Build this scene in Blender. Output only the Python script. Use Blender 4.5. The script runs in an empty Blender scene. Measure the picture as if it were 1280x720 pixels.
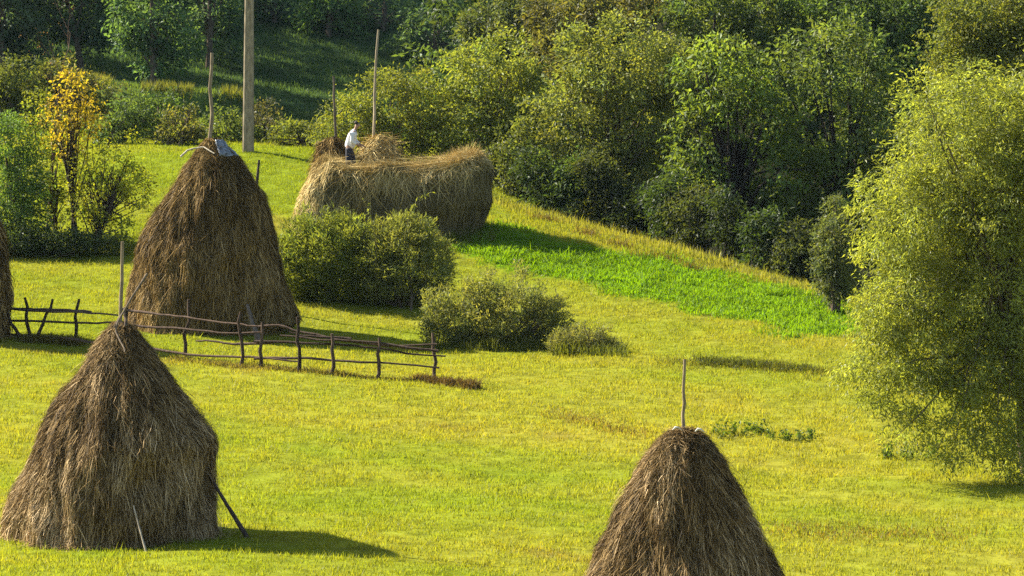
import bpy, bmesh, math
import numpy as np
from mathutils import Vector

rng = np.random.default_rng(7)
SC = bpy.context.scene
COL = SC.collection
PI = math.pi

# ------------------------------------------------------------------ camera geometry
F = 4861.0                       # focal length in units of a 1280 px wide frame
PITCH = math.radians(4.0)
CAM = np.array([0.0, 0.0, 12.0])
FW = np.array([0, math.cos(PITCH), -math.sin(PITCH)])
UP = np.array([0, math.sin(PITCH), math.cos(PITCH)])
RT = np.array([1.0, 0, 0])


def pt(px, py, d):
    """world position seen at (px, py) of the 1280x720 frame at a given distance"""
    return CAM + d * (FW + RT * ((px - 640) / F) + UP * ((360 - py) / F))


def proj(P):
    P = np.asarray(P, float) - CAM
    d = P @ FW
    return 640 + F * (P @ RT) / d, 360 - F * (P @ UP) / d, d


# ------------------------------------------------------------------ noise
_perm = np.random.default_rng(3).integers(0, 2**31, 4096)


def _h(i, j, s):
    i = i.astype(np.int64); j = j.astype(np.int64)
    k = (i * 73856093) ^ (j * 19349663) ^ (s * 83492791)
    return (_perm[k & 4095] ^ (_perm[(k >> 12) & 4095] * 7 + _perm[(i & 4095)])) % 65536 / 65535.0


def vnoise(x, y, s=0):
    x = np.asarray(x, float); y = np.asarray(y, float)
    xi = np.floor(x); yi = np.floor(y)
    fx = x - xi; fy = y - yi
    fx = fx * fx * (3 - 2 * fx); fy = fy * fy * (3 - 2 * fy)
    a = _h(xi, yi, s); b = _h(xi + 1, yi, s); c = _h(xi, yi + 1, s); d = _h(xi + 1, yi + 1, s)
    return (a * (1 - fx) + b * fx) * (1 - fy) + (c * (1 - fx) + d * fx) * fy


def fbm(x, y, s=0, o=4):
    t = 0; a = 0.5; n = 0
    for k in range(o):
        t = t + a * vnoise(x * 2**k, y * 2**k, s + k); n += a; a *= 0.5
    return t / n


# ------------------------------------------------------------------ terrain
ctl = []
for px, py, d in [(150, 674, 75), (420, 672, 74.5), (0, 720, 69.7), (400, 720, 69.5), (640, 730, 70), (857, 822, 65), (1280, 720, 72),
                  (1280, 830, 64.5), (0, 900, 57), (640, 950, 55), (1280, 950, 56),
                  (265, 412, 108), (0, 430, 104), (0, 330, 118), (90, 315, 121), (547, 473, 99), (300, 460, 100),
                  (640, 600, 84), (300, 560, 88), (900, 600, 84), (1200, 600, 84),
                  (640, 440, 105), (900, 450, 103), (1200, 500, 97), (1000, 545, 90),
                  (640, 380, 113), (800, 370, 113), (1060, 425, 107),
                  (500, 285, 122), (620, 250, 130), (740, 285, 126), (850, 315, 122), (950, 345, 119), (1060, 378, 115),
                  (1180, 415, 112), (420, 270, 124), (380, 190, 137), (311, 190, 135), (180, 185, 137), (60, 230, 131),
                  (0, 240, 130), (250, 240, 128), (520, 215, 135), (600, 215, 138),
                  (380, 150, 172), (380, 40, 196), (480, 80, 190), (560, 90, 190), (100, 60, 185), (0, 90, 175)]:
    ctl.append(pt(px, py, d))
for p in [(4, 138, -7.6), (8, 132, -9), (12, 128, -9.8), (20, 125, -10.5), (15, 150, -9), (5, 155, -6.8), (20, 170, -6),
          (0, 175, -4), (30, 150, -9), (30, 120, -10.5), (10, 200, 2), (30, 200, 3), (-8, 145, -4.6), (-15, 145, -4.6),
          (-12, 157, -4.4), (-20, 215, 4), (0, 215, 4), (-20, 260, 26), (20, 260, 26), (-45, 200, 2), (-40, 150, -4),
          (-25, 70, -10.1), (25, 70, -10.5), (-28, 110, -8.4), (28, 105, -10.2), (-28, 130, -6), (-35, 180, -2),
          (50, 200, 4), (60, 130, -9), (-60, 130, -6), (60, 60, -12), (-60, 60, -11), (0, 20, -13), (60, 20, -14), (-60, 20, -13),
          (60, 260, 22), (-60, 260, 24)]:
    ctl.append(np.array(p) + CAM)
ctl = np.array(ctl)


def _phi(r2):
    return np.where(r2 > 1e-9, 0.5 * r2 * np.log(np.maximum(r2, 1e-9)), 0.0)


_S = 20.0
_cx, _cy = ctl[:, 0] / _S, ctl[:, 1] / _S
_n = len(ctl)
_A = np.zeros((_n + 3, _n + 3))
_A[:_n, :_n] = _phi((_cx[:, None] - _cx) ** 2 + (_cy[:, None] - _cy) ** 2) + np.eye(_n) * 0.004
_A[:_n, _n] = 1; _A[:_n, _n + 1] = _cx; _A[:_n, _n + 2] = _cy
_A[_n:, :_n] = _A[:_n, _n:].T
_w = np.linalg.solve(_A, np.concatenate([ctl[:, 2], np.zeros(3)]))


def sstep(a, b, x):
    t = np.clip((x - a) / (b - a), 0, 1)
    return t * t * (3 - 2 * t)


def gz(x, y):
    """height of the ground"""
    x = np.asarray(x, float); y = np.asarray(y, float)
    shp = np.broadcast(x, y).shape
    x = np.broadcast_to(x, shp).ravel(); y = np.broadcast_to(y, shp).ravel()
    out = np.empty(len(x))
    for k in range(0, len(x), 60000):
        xs = np.clip(x[k:k + 60000], -62, 62); ys = np.clip(y[k:k + 60000], 20, 262)
        X, Y = xs / _S, ys / _S
        z = _phi((X[:, None] - _cx) ** 2 + (Y[:, None] - _cy) ** 2) @ _w[:_n] + _w[_n] + _w[_n + 1] * X + _w[_n + 2] * Y
        # earth bank with an eroded lip below the far pasture
        line = 159.5 + 1.2 * np.sin(xs * 0.55) + 0.9 * (vnoise(xs * 0.5, xs * 0 + 3.3, 5) - 0.5)
        m = sstep(-9.5, -11.5, xs)
        z = z + m * (1.25 * sstep(-0.7, 0.5, ys - line) * (1 - sstep(2, 16, ys - line)))
        z = z + (fbm(xs * 0.35, ys * 0.35, 11, 3) - 0.5) * 0.22
        out[k:k + 60000] = z
    return out.reshape(shp)


def ground_at(px, py, d0=55, d1=215):
    """where the sight line through a pixel meets the ground"""
    ds = np.arange(d0, d1, 0.25)
    P = CAM + ds[:, None] * (FW + RT * ((px - 640) / F) + UP * ((360 - py) / F))
    below = P[:, 2] < gz(P[:, 0], P[:, 1])
    k = int(np.argmax(below)) if below.any() else len(ds) - 1
    p = P[k].copy(); p[2] = float(gz(p[0], p[1]))
    return p


def onground(px, d):
    p = pt(px, 360, d)
    return np.array([p[0], p[1], float(gz(p[0], p[1]))])


# ------------------------------------------------------------------ mesh building
class MB:
    def __init__(self):
        self.v = []; self.f = []; self.c = []; self.n = 0

    def add(self, v, f, c=(0.5, 0.5, 0.5)):
        v = np.asarray(v, float).reshape(-1, 3); f = np.asarray(f, np.int64)
        c = np.asarray(c, float)
        if c.ndim == 1: c = np.broadcast_to(c, (len(v), 3))
        self.v.append(v); self.f.append(f + self.n); self.c.append(c); self.n += len(v)

    def tube(self, pts, rad, c=(0.5, 0.5, 0.5), sides=7, cap=True, jit=0.0):
        pts = np.asarray(pts, float); m = len(pts)
        rad = np.broadcast_to(np.asarray(rad, float), (m,))
        t = np.gradient(pts, axis=0); t /= np.linalg.norm(t, axis=1)[:, None] + 1e-12
        ref = np.array([0.31, 0.95, 0.05]) if abs(t[:, 2]).mean() > 0.7 else np.array([0.02, 0.05, 1.0])
        a = np.cross(t, ref); a /= np.linalg.norm(a, axis=1)[:, None] + 1e-12
        b = np.cross(t, a)
        ang = np.arange(sides) * 2 * PI / sides
        R = rad[:, None] * (1 + jit * (rng.random((m, sides)) - 0.5))
        ring = pts[:, None, :] + R[..., None] * (np.cos(ang)[None, :, None] * a[:, None, :] + np.sin(ang)[None, :, None] * b[:, None, :])
        i = np.arange(m - 1)[:, None] * sides; j = np.arange(sides)[None, :]; j2 = (j + 1) % sides
        q = np.stack([i + j, i + j2, i + sides + j2, i + sides + j], -1).reshape(-1, 4)
        self.add(ring.reshape(-1, 3), q, c)
        if cap:
            for base, ctr in ((0, pts[0]), ((m - 1) * sides, pts[-1])):
                k0 = self.n
                self.add(np.vstack([ring.reshape(-1, 3)[base:base + sides], ctr[None]]),
                         np.array([[s, (s + 1) % sides, sides] for s in range(sides)]), c)

    def build(self, name, mat, parent=None, origin=None, smooth=True):
        me = bpy.data.meshes.new(name)
        V = np.concatenate(self.v); C = np.concatenate(self.c)
        o = np.zeros(3)
        if parent is not None: o = np.array(parent.location)
        elif origin is not None: o = np.asarray(origin, float)
        V = V - o
        me.vertices.add(len(V)); me.vertices.foreach_set('co', V.astype(np.float32).ravel())
        idx = np.concatenate([f.ravel() for f in self.f]).astype(np.int32)
        tot = np.concatenate([np.full(len(f), f.shape[1], np.int32) for f in self.f])
        st = np.concatenate([[0], np.cumsum(tot)[:-1]]).astype(np.int32)
        me.loops.add(len(idx)); me.loops.foreach_set('vertex_index', idx)
        me.polygons.add(len(tot)); me.polygons.foreach_set('loop_start', st)
        me.polygons.foreach_set('use_smooth', np.full(len(tot), smooth, bool))
        at = me.attributes.new('col', 'FLOAT_COLOR', 'POINT')
        at.data.foreach_set('color', np.concatenate([C, np.ones((len(C), 1))], 1).astype(np.float32).ravel())
        me.update(calc_edges=True)
        me.materials.append(mat)
        ob = bpy.data.objects.new(name, me); COL.objects.link(ob)
        if parent is not None: ob.parent = parent
        else: ob.location = o
        return ob


def tag(o, label=None, cat=None, group=None, kind=None):
    for k, v in (('label', label), ('category', cat), ('group', group), ('kind', kind)):
        if v: o[k] = v
    return o


def thing(name, label, cat, loc, group=None):
    o = bpy.data.objects.new(name, None); COL.objects.link(o)
    o.location = [float(a) for a in loc]; o.empty_display_size = 0.3
    return tag(o, label, cat, group)


# ------------------------------------------------------------------ materials
def new_mat(name):
    m = bpy.data.materials.new(name); m.use_nodes = True
    nt = m.node_tree; nt.nodes.clear()
    out = nt.nodes.new('ShaderNodeOutputMaterial')
    return m, nt, out


def leaf_mat(name, transl=0.45, tint=(1.25, 1.15, 0.45), gloss=0.05, rough=0.45):
    m, nt, out = new_mat(name)
    N = nt.nodes.new; L = nt.links.new
    at = N('ShaderNodeAttribute'); at.attribute_name = 'col'
    d = N('ShaderNodeBsdfDiffuse'); L(at.outputs['Color'], d.inputs['Color'])
    mul = N('ShaderNodeMix'); mul.data_type = 'RGBA'; mul.blend_type = 'MULTIPLY'; mul.inputs['Factor'].default_value = 1
    L(at.outputs['Color'], mul.inputs[6]); mul.inputs[7].default_value = (*tint, 1)
    t = N('ShaderNodeBsdfTranslucent'); L(mul.outputs[2], t.inputs['Color'])
    mx = N('ShaderNodeMixShader'); mx.inputs[0].default_value = transl
    L(d.outputs[0], mx.inputs[1]); L(t.outputs[0], mx.inputs[2])
    g = N('ShaderNodeBsdfGlossy'); g.inputs['Roughness'].default_value = rough; g.inputs['Color'].default_value = (1, 1, 1, 1)
    mg = N('ShaderNodeMixShader'); mg.inputs[0].default_value = gloss
    L(mx.outputs[0], mg.inputs[1]); L(g.outputs[0], mg.inputs[2]); L(mg.outputs[0], out.inputs[0])
    return m


def rough_mat(name, scale=(6, 6, 40), var=0.5, bump=0.3, rough=0.85, spec=0.3):
    """attribute colour broken up with stretched noise, used for wood, bark and earth"""
    m, nt, out = new_mat(name)
    N = nt.nodes.new; L = nt.links.new
    at = N('ShaderNodeAttribute'); at.attribute_name = 'col'
    tc = N('ShaderNodeTexCoord'); mp = N('ShaderNodeMapping'); mp.inputs['Scale'].default_value = scale
    L(tc.outputs['Object'], mp.inputs['Vector'])
    nz = N('ShaderNodeTexNoise'); nz.inputs['Scale'].default_value = 1; nz.inputs['Detail'].default_value = 6
    L(mp.outputs[0], nz.inputs['Vector'])
    mr = N('ShaderNodeMapRange'); mr.inputs[1].default_value = 0.3; mr.inputs[2].default_value = 0.7
    mr.inputs[3].default_value = 1 - var; mr.inputs[4].default_value = 1 + var
    L(nz.outputs['Fac'], mr.inputs[0])
    mul = N('ShaderNodeVectorMath'); mul.operation = 'SCALE'
    L(at.outputs['Color'], mul.inputs[0]); L(mr.outputs[0], mul.inputs['Scale'])
    b = N('ShaderNodeBsdfPrincipled'); b.inputs['Roughness'].default_value = rough; b.inputs['Specular IOR Level'].default_value = spec
    L(mul.outputs[0], b.inputs['Base Color'])
    bp = N('ShaderNodeBump'); bp.inputs['Strength'].default_value = bump; bp.inputs['Distance'].default_value = 0.03
    L(nz.outputs['Fac'], bp.inputs['Height']); L(bp.outputs[0], b.inputs['Normal'])
    L(b.outputs[0], out.inputs[0])
    return m


M_LEAF = leaf_mat('leaf', 0.5, (1.4, 1.3, 0.45), 0.014, 0.5)
M_WILLOW = leaf_mat('willow_leaf', 0.6, (1.35, 1.25, 0.45), 0.014, 0.45)
M_GRASS = leaf_mat('grass_blade', 0.55, (1.39, 1.31, 0.42), 0.008, 0.5)
M_HAY = leaf_mat('hay_straw', 0.03, (1.15, 1.0, 0.7), 0.004, 0.4)
M_BARK = rough_mat('bark', (10, 10, 3), 0.5, 0.6, 0.9, 0.08)
M_WOOD = rough_mat('weathered_wood', (14, 14, 3), 0.4, 0.4, 0.9, 0.08)
M_GROUND = rough_mat('earth_and_turf', (2.2, 2.2, 2.2), 0.35, 0.5, 0.95, 0.0)
M_CLOTH = rough_mat('cotton_cloth', (14, 14, 14), 0.12, 0.3, 0.8)
M_SKIN = rough_mat('skin', (20, 20, 20), 0.08, 0.1, 0.55)
M_PLASTIC = rough_mat('plastic_sheet', (8, 8, 8), 0.2, 0.6, 0.4)


# ------------------------------------------------------------------ region colours of the meadow
def inpoly(x, y, poly):
    p = np.array(poly, float); inside = np.zeros(np.shape(x), bool)
    for i in range(len(p)):
        x0, y0 = p[i]; x1, y1 = p[i - 1]
        c = ((y0 > y) != (y1 > y)) & (x < (x1 - x0) * (y - y0) / (y1 - y0 + 1e-12) + x0)
        inside ^= c
    return inside


LUSH = [(562, 314), (598, 286), (700, 300), (850, 333), (960, 355), (1040, 374), (1085, 398), (1078, 420), (1000, 420), (900, 394),
        (800, 374), (680, 342), (600, 324)]
DRY = [(625, 246), (760, 285), (900, 325), (1070, 380), (1070, 392), (960, 360), (850, 337), (740, 308), (640, 282)]


def turf(x, y, z):
    """colour, blade height factor, class (0 mown, 1 lush, 2 dry) of the turf at world positions"""
    P = np.stack([x, y, z], -1)
    px, py, d = proj(P)
    jx = (fbm(x * 0.6, y * 0.6, 41, 3) - 0.5) * 34; jy = (fbm(x * 0.6, y * 0.6, 47, 3) - 0.5) * 22 + rng.normal(0, 3, np.shape(x))
    lush = inpoly(px + jx, py + jy, LUSH)
    dry = inpoly(px + jx, py + jy * 0.5, DRY) & ~lush
    n1 = fbm(x * 0.18 + 5, y * 0.12, 21, 4)
    n2 = fbm(x * 0.9, y * 0.5, 23, 3)
    # mowing lines run down across the slope
    u = y * 0.86 + x * 0.5; w = x * 0.86 - y * 0.5
    st = fbm(u * 0.55, w * 0.07, 29, 3)
    yl = 0.44 + 1.0 * (n1 - 0.5) + 0.9 * (st - 0.5) + 0.5 * (n2 - 0.5)
    yl = yl + 0.22 * sstep(560, 900, px) * sstep(380, 470, py) + 0.05 - 0.35 * sstep(330, 240, py) * sstep(420, 330, px)
    yl = np.clip(yl, 0, 1)[..., None]
    g = np.array([0.17, 0.21, 0.016]); yel = np.array([0.262, 0.242, 0.03])
    c = g * (1 - yl) + yel * yl
    br = sstep(0.64, 0.74, st * 0.65 + n2 * 0.35)[..., None] * 0.4
    c = c * (1 - br) + np.array([0.17, 0.125, 0.035]) * br
    c = np.where(lush[..., None], np.array([0.115, 0.225, 0.006]) * (0.75 + 0.5 * n2[..., None]) * 0.85 + c * 0.15, c)
    c = np.where(dry[..., None], (np.array([0.20, 0.195, 0.025]) * (0.75 + 0.5 * n2[..., None])) * 0.4 + c * 0.6, c)
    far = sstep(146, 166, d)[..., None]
    c = c * (1 - far) + np.array([0.06, 0.10, 0.034]) * (0.7 + 0.6 * n2[..., None]) * far  # shade of the far slope put into the turf colour
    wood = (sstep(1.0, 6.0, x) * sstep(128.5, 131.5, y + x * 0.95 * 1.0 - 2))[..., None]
    c = c * (1 - wood) + np.array([0.03, 0.03, 0.015]) * wood  # ground inside the wood darkened in colour for its shade
    h = np.where(lush, 1.5, np.where(dry, 1.25, 0.65 + 0.5 * n2))
    return c, h, lush * 1 + dry * 2, px, py, d


# ------------------------------------------------------------------ ground sheet
xs = np.unique(np.concatenate([np.linspace(-900, -62, 10), np.arange(-62, -32, 3.0), np.arange(-32, 32, 0.4), np.arange(32, 62, 3.0), np.linspace(62, 900, 10)]))
ys = np.unique(np.concatenate([np.linspace(-700, 20, 8), np.arange(20, 60, 2.0), np.arange(60, 200, 0.4), np.arange(200, 262, 2.0), np.linspace(262, 1100, 10)]))
X, Y = np.meshgrid(xs, ys)
Z = gz(X, Y)
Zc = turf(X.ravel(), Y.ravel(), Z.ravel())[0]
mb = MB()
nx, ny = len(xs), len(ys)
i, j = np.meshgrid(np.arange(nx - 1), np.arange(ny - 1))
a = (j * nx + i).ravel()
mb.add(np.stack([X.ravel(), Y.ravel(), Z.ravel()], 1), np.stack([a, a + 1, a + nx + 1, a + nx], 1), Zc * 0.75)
tag(mb.build('ground', M_GROUND), 'sloping hay meadow running down to the wood', None, None, 'structure')


# ------------------------------------------------------------------ grass
def blades(mb, x, y, h, w, c, lean=0.5, seg2=False, zoff=0.0):
    n = len(x)
    z = gz(x, y) - 0.01 + zoff
    a = rng.random(n) * 2 * PI; b = rng.random(n) * 2 * PI
    l = rng.random(n) * lean * h
    base = np.stack([x, y, z], 1)
    s = np.stack([np.cos(a), np.sin(a), np.zeros(n)], 1) * (w / 2)[:, None]
    tip = base + np.stack([np.cos(b) * l, np.sin(b) * l, h], 1)
    if not seg2:
        V = np.stack([base - s, base + s, tip], 1).reshape(-1, 3)
        f = np.arange(n * 3).reshape(n, 3)
        mb.add(V, f, np.repeat(c, 3, 0))
    else:
        mid = base + np.stack([np.cos(b) * l * 0.3, np.sin(b) * l * 0.3, h * 0.6], 1)
        V = np.stack([base - s, base + s, mid + s * 0.8, mid - s * 0.8, tip], 1).reshape(-1, 3)
        k = np.arange(n)[:, None] * 5
        cc = np.repeat(c, 5, 0)
        mb.add(V, k + np.array([[0, 1, 2, 3]]), cc)
        mb.add(np.zeros((0, 3)), np.zeros((0, 3), int), np.zeros((0, 3)))
        mb.f.append(k + np.array([[3, 2, 4]]) + mb.n - n * 5)


def wedge(n, y0, y1, m=2.5, pw=1.0):
    yy = y0 + (y1 - y0) * rng.random(int(n * 1.0)) ** pw
    half = yy * 0.1375 + m
    xx = (rng.random(len(yy)) * 2 - 1) * half
    keep = rng.random(len(yy)) < half / (y1 * 0.1375 + m)
    return xx[keep], yy[keep]


mg, ml, md = MB(), MB(), MB()
x, y = wedge(1400000, 64, 143)
# blades gather in tufts
x = x + (rng.random(len(x)) - 0.5) * 0.1
tuft = fbm(x * 2.2, y * 2.2, 61, 3)
z = gz(x, y)
c, hf, cl, px, py, d = turf(x, y, z)
keep = (tuft + rng.random(len(x)) * 0.5 > 0.55) & (py > 150) & ~((x > 6) & (y > 134))
x, y, c, hf, cl, tuft = x[keep], y[keep], c[keep], hf[keep], cl[keep], tuft[keep]
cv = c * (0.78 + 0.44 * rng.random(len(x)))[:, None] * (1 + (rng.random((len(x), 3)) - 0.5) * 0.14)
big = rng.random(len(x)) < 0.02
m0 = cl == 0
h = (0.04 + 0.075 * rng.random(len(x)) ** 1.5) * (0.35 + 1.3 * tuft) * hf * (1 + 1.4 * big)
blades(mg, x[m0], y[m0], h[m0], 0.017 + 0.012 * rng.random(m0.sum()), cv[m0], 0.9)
tag(mg.build('meadow_grass', M_GRASS, smooth=False), 'short mown yellow green meadow grass', None, None, 'stuff')
m1 = cl == 1
blades(ml, x[m1], y[m1], h[m1] * 1.0, np.full(m1.sum(), 0.035), cv[m1], 1.2, True)
tag(ml.build('lush_grass', M_GRASS, smooth=False), 'strip of tall bright green grass across the slope', None, None, 'stuff')
m2 = cl == 2
blades(md, x[m2], y[m2], h[m2] * 1.0, np.full(m2.sum(), 0.018), cv[m2], 0.6, True)
# tall dry stems standing on the crest before the wood
n = 3600
t = rng.random(n)
cx = 622 + 450 * t; cyy = 249 + (380 - 249) * t ** 1.08
E = np.array([pt(u, v, dd) for u, v, dd in zip(np.linspace(622, 1072, 60), 249 + 131 * np.linspace(0, 1, 60) ** 1.08, 129.5 - 15 * np.linspace(0, 1, 60))])
ex = np.interp(t, np.linspace(0, 1, 60), E[:, 0]) + rng.normal(0, 0.35, n); ey = np.interp(t, np.linspace(0, 1, 60), E[:, 1]) + rng.normal(-0.2, 0.9, n)
cc = np.array([0.21, 0.2, 0.045]) * (0.5 + 0.9 * rng.random((n, 1))) * np.array([1, 1, 1]) 
blades(md, ex, ey, 0.1 + 0.25 * rng.random(n) ** 2, np.full(n, 0.02), cc, 0.6, True)
tag(md.build('dry_grass', M_GRASS, smooth=False), 'straw coloured uncut grass along the crest', None, None, 'stuff')

# coarse pasture on the far slope
mf = MB()
x, y = wedge(260000, 143, 200, 3)
x2 = x < 3.5; x, y = x[x2], y[x2]
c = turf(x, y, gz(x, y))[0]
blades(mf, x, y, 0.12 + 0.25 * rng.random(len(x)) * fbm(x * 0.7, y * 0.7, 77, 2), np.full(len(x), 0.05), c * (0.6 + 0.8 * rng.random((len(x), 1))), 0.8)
# rough grass along the lip of the bank, coloured paler to paint sunlight
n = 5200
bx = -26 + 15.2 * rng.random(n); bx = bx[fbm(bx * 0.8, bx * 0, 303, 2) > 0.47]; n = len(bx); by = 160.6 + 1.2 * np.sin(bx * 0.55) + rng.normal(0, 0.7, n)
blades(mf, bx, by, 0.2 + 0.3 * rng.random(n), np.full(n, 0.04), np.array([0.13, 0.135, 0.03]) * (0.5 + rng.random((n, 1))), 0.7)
tag(mf.build('pasture_grass', M_GRASS, smooth=False), 'rough grass on the far slope, coloured dark for shade', None, None, 'stuff')

# brown dead grass raked up along the fence foot and on the cut line of the meadow
mw = MB()


def ridge(mb, pxs, n, hh, col, spread=0.12, wd=0.02):
    W = np.array([ground_at(*p) for p in pxs])
    t = rng.random(n); tt = np.linspace(0, 1, len(W))
    x = np.interp(t, tt, W[:, 0]); y = np.interp(t, tt, W[:, 1])
    k = fbm(t * 14, t * 0, 91 + len(pxs), 2)
    x = x + rng.normal(0, spread, n); y = y + rng.normal(0, spread * 1.6, n)
    blades(mb, x, y, hh * (0.4 + rng.random(n)) * (0.35 + 1.2 * k), np.full(n, wd), np.array(col) * (0.5 + 0.9 * rng.random((n, 1))), 1.3, True)


ridge(mw, [(215, 450), (300, 461), (420, 470), (545, 478), (592, 487)], 3000, 0.11, (0.13, 0.105, 0.035))
ridge(mw, [(520, 476), (560, 482), (594, 487)], 1800, 0.2, (0.10, 0.065, 0.03), 0.1)
ridge(mw, [(30, 428), (60, 428), (100, 432)], 1500, 0.22, (0.15, 0.12, 0.03))
ridge(mw, [(878, 454), (905, 457), (950, 459), (985, 463), (1012, 464)], 2600, 0.15, (0.06, 0.07, 0.015), 0.2)  # cut line grass, with its shadow put into the dark colour
ridge(mw, [(830, 452), (950, 458), (1030, 468)], 1500, 0.12, (0.12, 0.11, 0.02), 0.3)
ridge(mw, [(690, 518), (740, 528), (800, 545)], 1000, 0.1, (0.16, 0.12, 0.03), 0.3)
ridge(mw, [(960, 662), (1060, 668), (1200, 672)], 1100, 0.1, (0.16, 0.12, 0.03), 0.35)
for q in [(680, 276, 18), (732, 294, 10), (775, 307, 10), (820, 323, 26), (862, 337, 12)]:
    ridge(mw, [(q[0] - q[2], q[1] - 2), (q[0] + q[2], q[1] + 3)], 170, 0.25, (0.12, 0.085, 0.03), 0.16)
tag(mw.build('raked_dead_grass', M_GRASS, smooth=False), 'brown dead grass lying in ridges on the turf', None, None, 'stuff')


# ------------------------------------------------------------------ foliage
def unit(v):
    return v / (np.linalg.norm(v, axis=-1, keepdims=True) + 1e-12)


def leaves(mb, P, L, W, col, outdir=None, droop=0.3):
    n = len(P)
    d = unit(rng.normal(0, 1, (n, 3)))
    if outdir is not None: d = unit(d + outdir * 0.7)
    d[:, 2] -= droop; d = unit(d)
    s = unit(np.cross(d, unit(rng.normal(0, 1, (n, 3)) + np.array([0, 0, 0.8]))))
    nn = np.cross(s, d)
    L = L * (0.6 + 0.8 * rng.random(n))[:, None]; W = W * (0.6 + 0.8 * rng.random(n))[:, None]
    m = P + d * L * 0.45
    V = np.stack([P, m + s * W / 2 + nn * W * 0.15, P + d * L - nn * L * 0.08, m - s * W / 2 + nn * W * 0.15], 1).reshape(-1, 3)
    mb.add(V, np.arange(n * 4).reshape(n, 4), np.repeat(col, 4, 0))


def blob_clumps(c, r, n, hollow=0.45, seed=0):
    """clump centres in an uneven ellipsoid, denser towards its outside"""
    d = unit(rng.normal(0, 1, (n, 3)))
    az = np.arctan2(d[:, 1], d[:, 0]) * 1.6; el = d[:, 2] * 2.4
    lump = 0.52 + 0.85 * fbm(az + 9 * seed, el + 20, 100 + seed, 3)
    lump = lump * np.where(rng.random(n) < 0.1, 1.18, 1.0)
    rad = (hollow ** 3 + (1 - hollow ** 3) * rng.random(n)) ** (1 / 3) * lump
    return c + d * np.array(r) * rad[:, None], d


def tree(name, label, cat, px, depth, blobs, leaf=(0.16, 0.08), col=(0.06, 0.085, 0.02), var=0.35, layers=4.5, clump=0.36, per=42,
         droop=0.3, trunk=0.14, limbs=18, group=None, mat=None, yellow=0.11, stems=1, hollow=0.45, bark=(0.10, 0.075, 0.05), parts=('trunk', 'crown'),
         base=None, twig=0.03, hang=0.0, flat=0.75):
    b = onground(px, depth) if base is None else np.asarray(base, float)
    t = thing(name, label, cat, b, group)
    mc, mt = MB(), MB()
    allc = []
    for k, (bx, by, rx, ry, *o) in enumerate(blobs):
        dd = depth + (o[0] if o else 0.0)
        sc = dd / F
        c = pt(bx, by, dd)
        r = np.array([rx * sc, (rx + ry) * 0.5 * sc, ry * sc])
        area = PI * r[0] * r[2]
        nl = layers * (o[1] if len(o) > 1 else 1.0) * area / (leaf[0] * leaf[1] * 0.5)
        nc = max(6, int(nl / per))
        cc, dirs = blob_clumps(c, r, nc, hollow, k + int(px) % 37)
        g = gz(cc[:, 0], cc[:, 1])
        ok = cc[:, 2] > g + 0.12
        cc, dirs = cc[ok], dirs[ok]; nc = len(cc)
        allc.append(cc)
        cvar = (1 + (rng.random(nc) - 0.5) * 2 * var)
        ymix = np.clip(rng.normal(0, yellow, nc), -0.4, 0.8)
        idx = np.repeat(np.arange(nc), per)
        off = rng.normal(0, 1, (len(idx), 3)) * clump * 0.55 * np.array([1, 1, flat])
        if hang:
            off[:, 2] -= np.abs(rng.normal(0, hang, len(idx)))
        P = cc[idx] + off
        P[:, 2] = np.maximum(P[:, 2], gz(P[:, 0], P[:, 1]) + 0.03)
        colr = np.array(col) * 1.45 * cvar[idx][:, None] * (0.75 + 0.5 * rng.random((len(idx), 1)))
        ym = ymix[idx][:, None]
        colr = np.clip(colr * (1 + ym * np.array([1.0, 0.45, -0.3])), 0.004, 0.9)
        leaves(mc, P, leaf[0], leaf[1], colr, dirs[idx], droop)
    C = np.concatenate(allc)
    top = C[np.argmax(C[:, 2])]
    mid = C.mean(0)
    for s in range(stems):
        sb = b + (np.array([rng.normal(0, 0.25), rng.normal(0, 0.25), 0]) if stems > 1 else 0)
        sb[2] = float(gz(sb[0], sb[1])) - 0.15
        tgt = mid * 0.5 + top * 0.5 if stems == 1 else C[rng.integers(len(C))]
        tt = np.linspace(0, 1, 9)
        path = sb + (tgt - sb) * tt[:, None]
        wob = np.cumsum(rng.normal(0, 1, (9, 3)) * np.array([1, 1, 0]), 0) * 0.035 * np.linalg.norm(tgt - sb) / 4
        wob[0] = 0
        path = path + wob
        mt.tube(path, trunk * (1 - 0.8 * tt) + 0.012, bark, 8, jit=0.25)
        for q in C[rng.choice(len(C), min(limbs, len(C)), replace=False)]:
            k = rng.uniform(0.25, 0.8); i0 = int(k * 8)
            p0 = path[i0]
            m1 = p0 * 0.5 + q * 0.5 + np.array([0, 0, rng.uniform(0.0, 0.25)]) * np.linalg.norm(q - p0) * 0.4
            pp = np.array([p0, p0 * 0.75 + m1 * 0.25, m1, m1 * 0.4 + q * 0.6, q])
            pp[1:4] += rng.normal(0, 0.05, (3, 3))
            r0 = trunk * (1 - 0.8 * k) * 0.45 + 0.008
            mt.tube(pp, np.array([r0, r0 * 0.8, r0 * 0.55, r0 * 0.35, 0.006]), bark, 5, cap=False)
    mt.build(parts[0], M_BARK, t)
    mc.build(parts[1], mat or M_LEAF, t, smooth=False)
    return t


SHR = ('stem', 'foliage')
G_FAR = 'trees along the top of the far slope'
G_WOOD = 'trees of the wood at the field edge'
G_COPSE = 'trees of the small copse'
G_HEDGE = 'bushes of the hedge behind the meadow'
G_SHRUB = 'shrubs on the meadow'

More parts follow.
